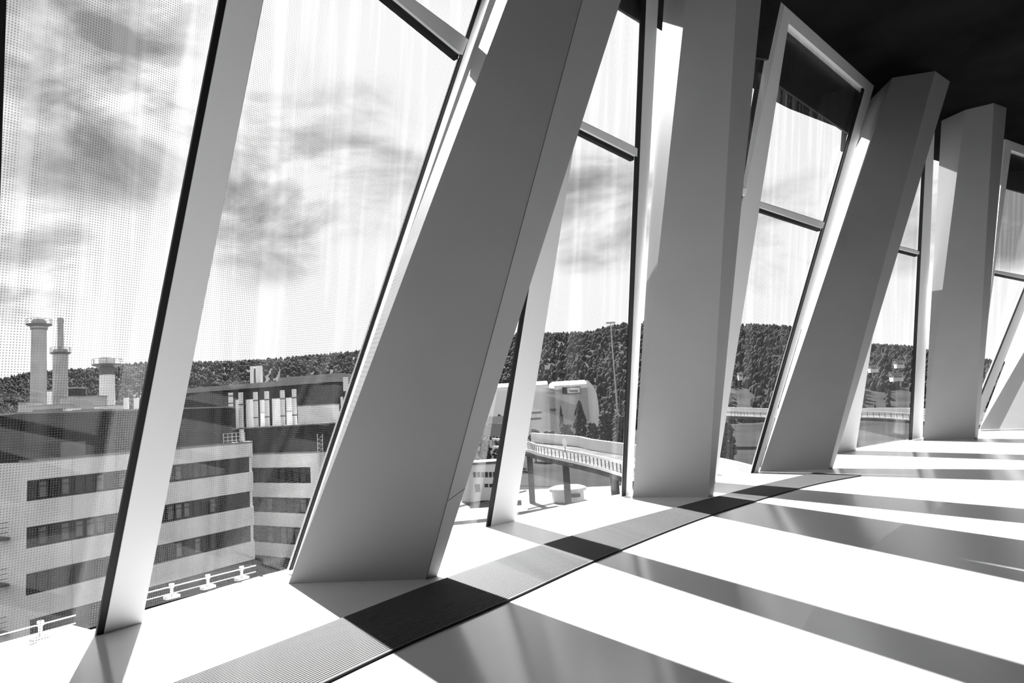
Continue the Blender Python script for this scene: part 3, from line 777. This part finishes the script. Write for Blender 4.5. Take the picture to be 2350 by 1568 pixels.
# ---------------------------------------------------------------- wooded hills
sky = [(-500, 905), (-120, 895), (0, 880), (60, 866), (120, 862), (200, 856), (260, 849), (340, 842), (450, 838), (560, 833), (640, 830), (740, 824), (840, 816), (1000, 800), (1165, 775), (1240, 771), (1300, 770), (1370, 768), (1400, 760), (1440, 754), (1560, 748), (1690, 752), (1815, 755), (1900, 770), (1985, 788), (2040, 794), (2100, 798), (2180, 812), (2270, 830), (2350, 838), (2600, 850), (3000, 870)]
def skyline(x):
    for (x0, y0), (x1, y1) in zip(sky, sky[1:]):
        if x0 <= x <= x1: return y0 + (y1 - y0) * (x - x0) / (x1 - x0)
    return sky[-1][1]
RN = 26; XS = [(-500 + 3500 * i / 150) for i in range(151)]
R0_, R1_ = 420.0, 1050.0
def hill_pt(x, t):
    zt = at(x, skyline(x) + 9, R1_).z
    r = R0_ + (R1_ - R0_) * t; p = at(x, 900, r)
    k = math.sin(min(t, 1) * math.pi / 2) ** 1.2
    bump = 4 * math.sin(x * .013 + t * 9) * math.sin(t * 11 + x * .004) * t * (1 - t) * 4
    return V((p.x, r, GZ + (zt - GZ) * k + bump))
mb = MB(); k0 = 0
for i, x in enumerate(XS):
    for j in range(RN + 1): mb.v.append(hill_pt(x, j / RN))
for i in range(len(XS) - 1):
    for j in range(RN):
        a = i * (RN + 1) + j; mb.f.append([a, a + RN + 1, a + RN + 2, a + 1]); mb.mi.append(0)
tag(mb.build('hill', 'forest', smooth=True), kind='structure')
def crown(mb, c, r, h, conif, rnd):
    n = 6; k = len(mb.v); rings = [(0, .55), (.35, 1.0), (.7, .75)] if not conif else [(0, .9), (.3, .7), (.65, .38)]
    ph = rnd.random() * 6
    for z, rr in rings:
        for i in range(n):
            a = ph + math.tau * i / n; q = rr * r * (.75 + .5 * rnd.random())
            mb.v.append(c + V((math.cos(a) * q, math.sin(a) * q, h * (z + .06 * rnd.random()))))
    mb.v.append(c + Z3 * h)
    for s_ in range(2):
        for i in range(n):
            j = (i + 1) % n; mb.f.append([k + s_ * n + i, k + s_ * n + j, k + (s_ + 1) * n + j, k + (s_ + 1) * n + i]); mb.mi.append(0)
    for i in range(n): mb.f.append([k + 2 * n + i, k + 2 * n + (i + 1) % n, k + 3 * n]); mb.mi.append(0)
mb = MB(); rnd = random.Random(3)
for q in range(19000):
    x = rnd.uniform(-120, 2420); t = rnd.random()
    c = hill_pt(x, t)
    if any(abs(x - hx_) < 26 and abs(c.y - hy_) < 48 for hx_, hy_ in ((1700, 480), (2007, 470), (2067, 480), (2062, 450))): continue
    r = rnd.uniform(1.6, 3.4); crown(mb, c - Z3 * 2, r, rnd.uniform(5, 10), rnd.random() < .4, rnd)
tag(mb.build('forest', 'forest', smooth=True), kind='stuff', label='dense dark trees covering the hills behind the buildings', cat='forest')

# ---------------------------------------------------------------- yard, plaza, roads
def gpt(x, Y, z=0.0): p = at(x, 1000, Y); return V((p.x, p.y, GZ + z))
mb = MB(); mb.poly([gpt(20, 40, .04), gpt(700, 40, .04), gpt(735, 110, .04), gpt(300, 110, .04)]); tag(mb.build('ground_yard', 'asphalt'), kind='structure')
mb = MB(); mb.poly([gpt(960, 60, .05), gpt(1500, 60, .05), gpt(1440, 138, .05), gpt(1010, 145, .05)]); tag(mb.build('ground_plaza', 'plaza'), kind='structure')
mb = MB()
for (x0, Y0), (x1, Y1), wd in (((1000, 102), (1420, 108), 3), ((1180, 150), (1330, 139), 4), ((1010, 118), (1200, 138), 2.5), ((1200, 113), (1260, 118), 1.5), ((1260, 118), (1345, 118), 1.6)):
    a, b = gpt(x0, Y0, .09), gpt(x1, Y1, .09); n_ = V((0, wd, 0)); mb.poly([a, b, b + n_, a + n_])
tag(mb.build('road_markings', 'ground_mixed'), kind='structure')
mb = MB()
for (x0, Y0), (x1, Y1), wd in (((330, 60), (690, 84), .5), ((360, 66), (690, 92), .35)):
    a, b = gpt(x0, Y0, .09), gpt(x1, Y1, .09); n_ = V((0, wd, 0)); mb.poly([a, b, b + n_, a + n_])
tag(mb.build('road_line', 'plaza'), kind='structure')

# ---------------------------------------------------------------- road bridges
def viaduct(pts, label, rail_h, posts, depth):
    P = cr_spline([at(*p) for p in pts], 8)
    e = empty('road_bridge', V((P[len(P) // 2].x, P[len(P) // 2].y, GZ)), label=label, cat='bridge')
    def side(i):
        d = (P[min(i + 1, len(P) - 1)] - P[max(i - 1, 0)]); d.z = 0; d.normalize(); n = V((-d.y, d.x, 0)); return n if n.y > 0 else -n
    def band(name, z0, z1, o0, o1, m):
        mb = MB()
        for i in range(len(P) - 1):
            a, b = P[i], P[i + 1]; na, nb = side(i), side(i + 1)
            A = [a + na * o0 + Z3 * z0, a + na * o1 + Z3 * z0, a + na * o1 + Z3 * z1, a + na * o0 + Z3 * z1]
            B = [b + nb * o0 + Z3 * z0, b + nb * o1 + Z3 * z0, b + nb * o1 + Z3 * z1, b + nb * o0 + Z3 * z1]
            mb.loft(A, B)
        return mb.build(name, m, e)
    band('top_rail', -.30, 0, -.05, .25, 'hall_white')
    band('deck_edge', -rail_h - .35, -rail_h, -.1, .5, 'hall_white')
    band('deck', -rail_h - 1.2, -rail_h - .05, .5, depth - .5, 'bridge_concrete')
    band('far_parapet', -rail_h, .35, depth - .5, depth, 'hall_white')
    mb = MB(); st = max(1, len(P) // posts)
    acc_ = 0.0
    for i in range(len(P) - 1):
        L_ = (P[i + 1] - P[i]).length; n = max(1, int(L_ / 1.1))
        for k in range(n):
            q = P[i].lerp(P[i + 1], k / n); mb.box(q - Z3 * rail_h + V((-.05, 0, 0)), (.12, 0, 0), (0, .12, 0), Z3 * rail_h)
    mb.build('balusters', 'steel_dark', e)
    for i in range(4, len(P) - 2, 12):
        q = P[i] + side(i) * depth * .5; mb = MB(); z1 = q.z - rail_h - 1.1
        mb.prism([V((q.x - .5, q.y - .6, GZ)), V((q.x + .5, q.y - .6, GZ)), V((q.x + .5, q.y + .6, GZ)), V((q.x - .5, q.y + .6, GZ))], Z3 * (z1 - GZ))
        mb.build('pier', 'bridge_concrete', e)
    return e
viaduct([(1130, 1006, 122), (1205, 1013, 114), (1235, 1021, 109), (1300, 1033, 99), (1370, 1046, 88), (1440, 1064, 77), (1500, 1084, 68), (1560, 1110, 61)],
        'curved road bridge with a bright rail, seen behind the second glass bay', 1.35, 30, 9)
viaduct([(1520, 938, 240), (1640, 941, 225), (1760, 945, 212), (1880, 945, 200), (1990, 944, 190), (2100, 950, 178), (2230, 962, 165)],
        'long pale road bridge at the foot of the wooded hill', 1.5, 30, 12)

# ---------------------------------------------------------------- white hall with the sign
HY_ = 300.0
def hz_(x, y, Y=HY_): return at(x, y, Y).z
def barrel(x0, x1, ywall, ytop, Y, dep, sweep, mbw, mbr):
    """hall with a wall to the eaves and a roof that rounds back from it"""
    a, b = at(x0, 950, Y), at(x1, 950, Y); zw, zt = at((x0 + x1) / 2, ywall, Y).z, at((x0 + x1) / 2, ytop, Y).z
    A, B = V((a.x, Y, 0)), V((b.x, Y, 0))
    mbw.prism([A + Z3 * GZ, B + Z3 * GZ, B + Z3 * zw, A + Z3 * zw], (0, dep, 0))
    prof = [(0, 0)] + [(sweep * (1 - math.cos(t)), (zt - zw) * math.sin(t)) for t in [math.pi / 2 * k / 7 for k in range(1, 8)]] + [(dep, zt - zw), (dep, 0)]
    pa = [A + V((0, y, zw + z)) for y, z in prof]; mbr.prism([p for p in pa], B - A)
hall = empty('event_hall', V((at(1310, 950, HY_).x, HY_, GZ)), label='large white hall with a rounded roof and a sign on its wall', cat='building')
mw, mr = MB(), MB()
barrel(1276, 1352, 892, 871, HY_, 46, 14, mw, mr)
mw.build('front_wall', 'hall_grey', hall); mr.build('roof', 'hall_white', hall)
mw, mr = MB(), MB()
barrel(1120, 1262, 894, 876, HY_ + 4, 46, 12, mw, mr)
mw.build('side_wall', 'hall_white', hall); mr.build('side_roof', 'hall_white', hall)
# rounded gable toward the right
a = at(1352, 950, HY_); zt = hz_(1352, 871); k = HY_ / F
pr_ = [(0, zt - GZ), (5 * k, zt - GZ - 3 * k), (11 * k, zt - GZ - 10 * k), (17 * k, zt - GZ - 19 * k), (22 * k, zt - GZ - 34 * k), (24 * k, zt - GZ - 60 * k), (25 * k, 0), (0, 0)]
mb = MB(); mb.prism([V((a.x + x, HY_ + 2, GZ + z)) for x, z in pr_], (4, 40, 0)); mb.build('gable', 'hall_white', hall)
a, b = at(1262, 940, HY_), at(1276, 940, HY_)
mb = MB(); mb.prism([V((a.x, HY_ + 1, GZ)), V((b.x, HY_ + 1, GZ)), V((b.x, HY_ + 1, hz_(1269, 892))), V((a.x, HY_ + 1, hz_(1269, 890)))], (0, 30, 0)); mb.build('stair_tower', 'hall_grey', hall)
mb = MB(); mb.prism([V((a.x, HY_ - .5, hz_(1269, 941))), V((b.x, HY_ - .5, hz_(1269, 941))), V((b.x, HY_ - .5, hz_(1269, 938))), V((a.x, HY_ - .5, hz_(1269, 938)))], (0, 2, 0)); mb.build('ledge', 'steel_dark', hall)
for x0, x1, y0, y1 in ((1200, 1243, 951, 947), (1200, 1241, 965, 961)):
    a, b = at(x0, 950, HY_ + 3.6), at(x1, 950, HY_ + 3.6)
    mb = MB(); mb.prism([V((a.x, HY_ + 3.6, hz_(x0, y0))), V((b.x, HY_ + 3.6, hz_(x0, y0))), V((b.x, HY_ + 3.6, hz_(x0, y1))), V((a.x, HY_ + 3.6, hz_(x0, y1)))], (0, .6, 0)); mb.build('window_strip', 'steel_dark', hall)
sg = empty('sign', at(1312, 897, HY_ - .6), label='sign with a dark square and a pale lettered panel on the white hall', cat='sign')
def srect(x0, x1, y0, y1, o, m, n_, par=sg, dz=.4):
    a, b = at(x0, (y0 + y1) / 2, HY_ - o), at(x1, (y0 + y1) / 2, HY_ - o); z0, z1 = at(x0, y0, HY_ - o).z, at(x0, y1, HY_ - o).z
    mb = MB(); mb.prism([V((a.x, HY_ - o, z0)), V((b.x, HY_ - o, z0)), V((b.x, HY_ - o, z1)), V((a.x, HY_ - o, z1))], (0, dz, 0)); return mb.build(n_, m, par)
srect(1291, 1332, 905, 889, .5, 'steel_dark', 'frame')
srect(1292, 1301, 904, 890, .8, 'window_black', 'emblem_panel')
srect(1302, 1331, 903, 891, .8, 'hall_white', 'lettering_panel')
mb = MB()
for i, x in enumerate((1307, 1311, 1314, 1317, 1320.5, 1324)):        # the blurred letters cannot be read in the photograph
    a, b = at(x, 897, HY_ - 1), at(x + 2.1, 897, HY_ - 1); z0, z1 = at(x, 899.5, HY_ - 1).z, at(x, 894.5 if i in (0, 4) else 895.6, HY_ - 1).z
    mb.prism([V((a.x, HY_ - 1, z0)), V((b.x, HY_ - 1, z0)), V((b.x, HY_ - 1, z1)), V((a.x, HY_ - 1, z1))], (0, .2, 0))
mb.build('lettering', 'steel_dark', sg)

# ---------------------------------------------------------------- trees
def tree(x, yt, yb, wpx, Y, label, kind='round', group=None):
    p = at(x, yb, Y); t = at(x, yt, Y).z; h = t - GZ; r = wpx / 2 / F * Y
    e = empty('poplar_tree' if kind == 'poplar' else 'tree', V((p.x, Y, GZ)), label=label, cat='tree', group=group)
    mb = MB(); mb.cyl(V((p.x, Y, GZ)), V((p.x, Y, GZ + h * .5)), max(.2, r * .12), max(.1, r * .05), 8); mb.build('trunk', 'steel_dark', e)
    mb = MB(); n = 60
    for q in range(n):
        f = (q + .5) / n
        z = .12 + .80 * f
        env = (math.sin(min(1, (1.02 - f)) * math.pi * .62) if kind == 'poplar' else math.sin(math.pi * (.12 + .80 * f)) ** .7)
        a_ = q * 2.4; rr = r * env * (.35 + .55 * rnd.random())
        c = V((p.x + math.cos(a_) * rr, Y + math.sin(a_) * rr, GZ + h * z - h * .05))
        lr = r * (.30 if kind == 'round' else .26); crown(mb, c, lr, lr * (1.7 if kind == 'round' else 3.4) if f < .95 else h * .10, kind == 'poplar', rnd)
    mb.build('foliage', 'foliage', e, smooth=True)
    return e
tree(1291, 925, 1000, 16, 268, 'slim dark poplar in front of the white hall below its sign', 'poplar')
tree(1334, 912, 1005, 38, 262, 'large dark poplar clump in front of the right half of the white hall', 'poplar')
tree(1302, 968, 1012, 34, 240, 'low round tree between the two dark poplars')
tree(1262, 985, 1020, 40, 225, 'round tree just above the left end of the curved bridge')
tree(1228, 980, 1024, 34, 215, 'bushy tree beside the bright post, left of the curved bridge')
tree(1362, 965, 1012, 34, 230, 'bushy tree right of the dark poplar clump, above the curved bridge')
tree(1395, 940, 1012, 44, 250, 'broad tree right of the white hall, near the dark window gasket')
tree(1425, 948, 1012, 40, 235, 'tree standing against the dark window gasket, above the curved bridge')
tree(1130, 950, 985, 22, 232, 'small tree in the narrow window gap, above the pale house', 'round')
tree(1148, 945, 980, 16, 240, 'narrow tree in the window gap, right of the small tree', 'round')
tree(1112, 1000, 1050, 36, 170, 'round tree behind the flat white building in the narrow gap')
tree(1145, 1005, 1050, 30, 165, 'round tree beside the gasket behind the flat white building')
tree(1665, 958, 1010, 50, 160, 'dark tree below the far bridge, beside the second column', 'round')
tree(1655, 985, 1040, 44, 120, 'dark tree low in the third glass bay beside the second column', 'round')

# ---------------------------------------------------------------- small buildings beyond
def house(x0, x1, yt, yb, Y, label, rows_, m='stucco', roof='tile_roof', flat=False):
    gz = GZ if Y < 400 else at((x0 + x1) / 2, yb, Y).z - 1.5
    p = at((x0 + x1) / 2, yb, Y); zt = at((x0 + x1) / 2, yt, Y).z
    a, b = at(x0, yb, Y), at(x1, yb, Y); wd = b.x - a.x
    e = empty('house', V(((a.x + b.x) / 2, Y, gz)), label=label, cat='building')
    mb = MB(); mb.box((a.x, Y, gz), (wd, 0, 0), (0, wd * .7, 0), (0, 0, zt - gz)); mb.build('wall', m, e)
    mb = MB()
    if flat: mb.box((a.x - .3, Y - .3, zt), (wd + .6, 0, 0), (0, wd * .7 + .6, 0), (0, 0, .45))
    else:
        rh = wd * .3; mb.prism([V((a.x - .4, Y - .4, zt)), V((a.x - .4, Y + wd * .35, zt + rh)), V((a.x - .4, Y + wd * .7 + .4, zt))], (wd + .8, 0, 0))
    mb.build('roof', roof, e)
    for (xs0, xs1, n, ya, yb_) in rows_:
        for k in range(n):
            q0 = xs0 + (xs1 - xs0) * k / n; q1 = xs0 + (xs1 - xs0) * (k + .72) / n
            A, B = at(q0, ya, Y - .05), at(q1, ya, Y - .05); z1, z0 = A.z, at(q0, yb_, Y - .05).z
            mb = MB(); mb.box((A.x, Y - .08, z0), (B.x - A.x, 0, 0), (0, .16, 0), (0, 0, z1 - z0)); wi = mb.build('window', 'pane_grey', e)
    return e
house(1058, 1160, 1066, 1134, 128, 'flat white building in the narrow gap right of the nearest column', ((1086, 1140, 6, 1084, 1096), (1090, 1106, 1, 1112, 1130), (1112, 1145, 3, 1111, 1119)), 'hall_white', 'steel_dark', True)
house(1108, 1160, 972, 1000, 205, 'pale house with a dark window row in the narrow gap', ((1120, 1150, 5, 973, 979),), 'stucco', 'tile_roof')
house(1085, 1170, 1000, 1015, 190, 'long low pale house below the two small trees in the gap', ((1100, 1160, 8, 1002, 1010),), 'stucco', 'tile_roof')
house(1695, 1705, 858, 868, 480, 'tiny pale house among the hillside trees beside the second column', ((1697, 1703, 2, 860, 864),))
house(1998, 2016, 842, 850, 470, 'small pale house on the wooded slope, right of the third column', ((2000, 2014, 4, 843, 847),))
house(2058, 2076, 832, 840, 480, 'higher pale house on the wooded slope beside the dark gasket', ((2060, 2074, 4, 833, 837),))
house(2050, 2074, 862, 870, 450, 'wide pale house on the slope under the higher house', ((2052, 2072, 5, 863, 867),))
# round kiosk on the plaza
kp = gpt(1294, 121); kk = 121 / F
ki = empty('kiosk', kp, label='low white pavilion with a dark window on the bright plaza', cat='pavilion')
mb = MB(); mb.lathe(kp, [(36 * kk, 0), (36 * kk, 24 * kk)], 24); mb.build('wall', 'hall_white', ki)
mb = MB(); mb.lathe(kp + Z3 * 24 * kk, [(42 * kk, 0), (42 * kk, 6 * kk), (30 * kk, 10 * kk)], 24); mb.build('roof', 'hall_white', ki)
mb = MB(); q = kp + V((3 * kk, -36.5 * kk, 12 * kk)); mb.box(q, (22 * kk, 0, 0), (0, 2 * kk, 0), (0, 0, 8 * kk)); mb.build('window', 'pane_grey', ki)
# round white board on the bridge
bp_ = at(1296, 1017, 97); rb_ = empty('round_board', V((bp_.x, bp_.y, bp_.z - 1.2)), label='small white oval board on a post above the curved bridge', cat='sign')
mb = MB(); ring = [V((bp_.x + math.cos(t) * .32, bp_.y, bp_.z + math.sin(t) * .62)) for t in [math.tau * i / 18 for i in range(18)]]; mb.prism(ring, (0, .08, 0)); mb.build('board', 'hall_white', rb_)
mb = MB(); mb.cyl((bp_.x, bp_.y + .04, bp_.z - 1.35), (bp_.x, bp_.y + .04, bp_.z - .5), .05, n=8); mb.build('post', 'steel_dark', rb_)
# floodlight mast by the hall
fm = gpt(1421, 330); fl_ = empty('floodlight_mast', fm, label='tall thin floodlight mast rising above the hill right of the hall', cat='mast')
tp = at(1421, 742, 330); mb = MB(); mb.cyl(fm, V((fm.x, fm.y, tp.z)), .5, .22, 8); mb.build('mast', 'hall_grey', fl_)
mb = MB(); mb.box((fm.x - 2.2, fm.y - .3, tp.z), (4.4, 0, 0), (0, .5, 0), (0, 0, .9)); mb.build('lamp_head', 'hall_grey', fl_)
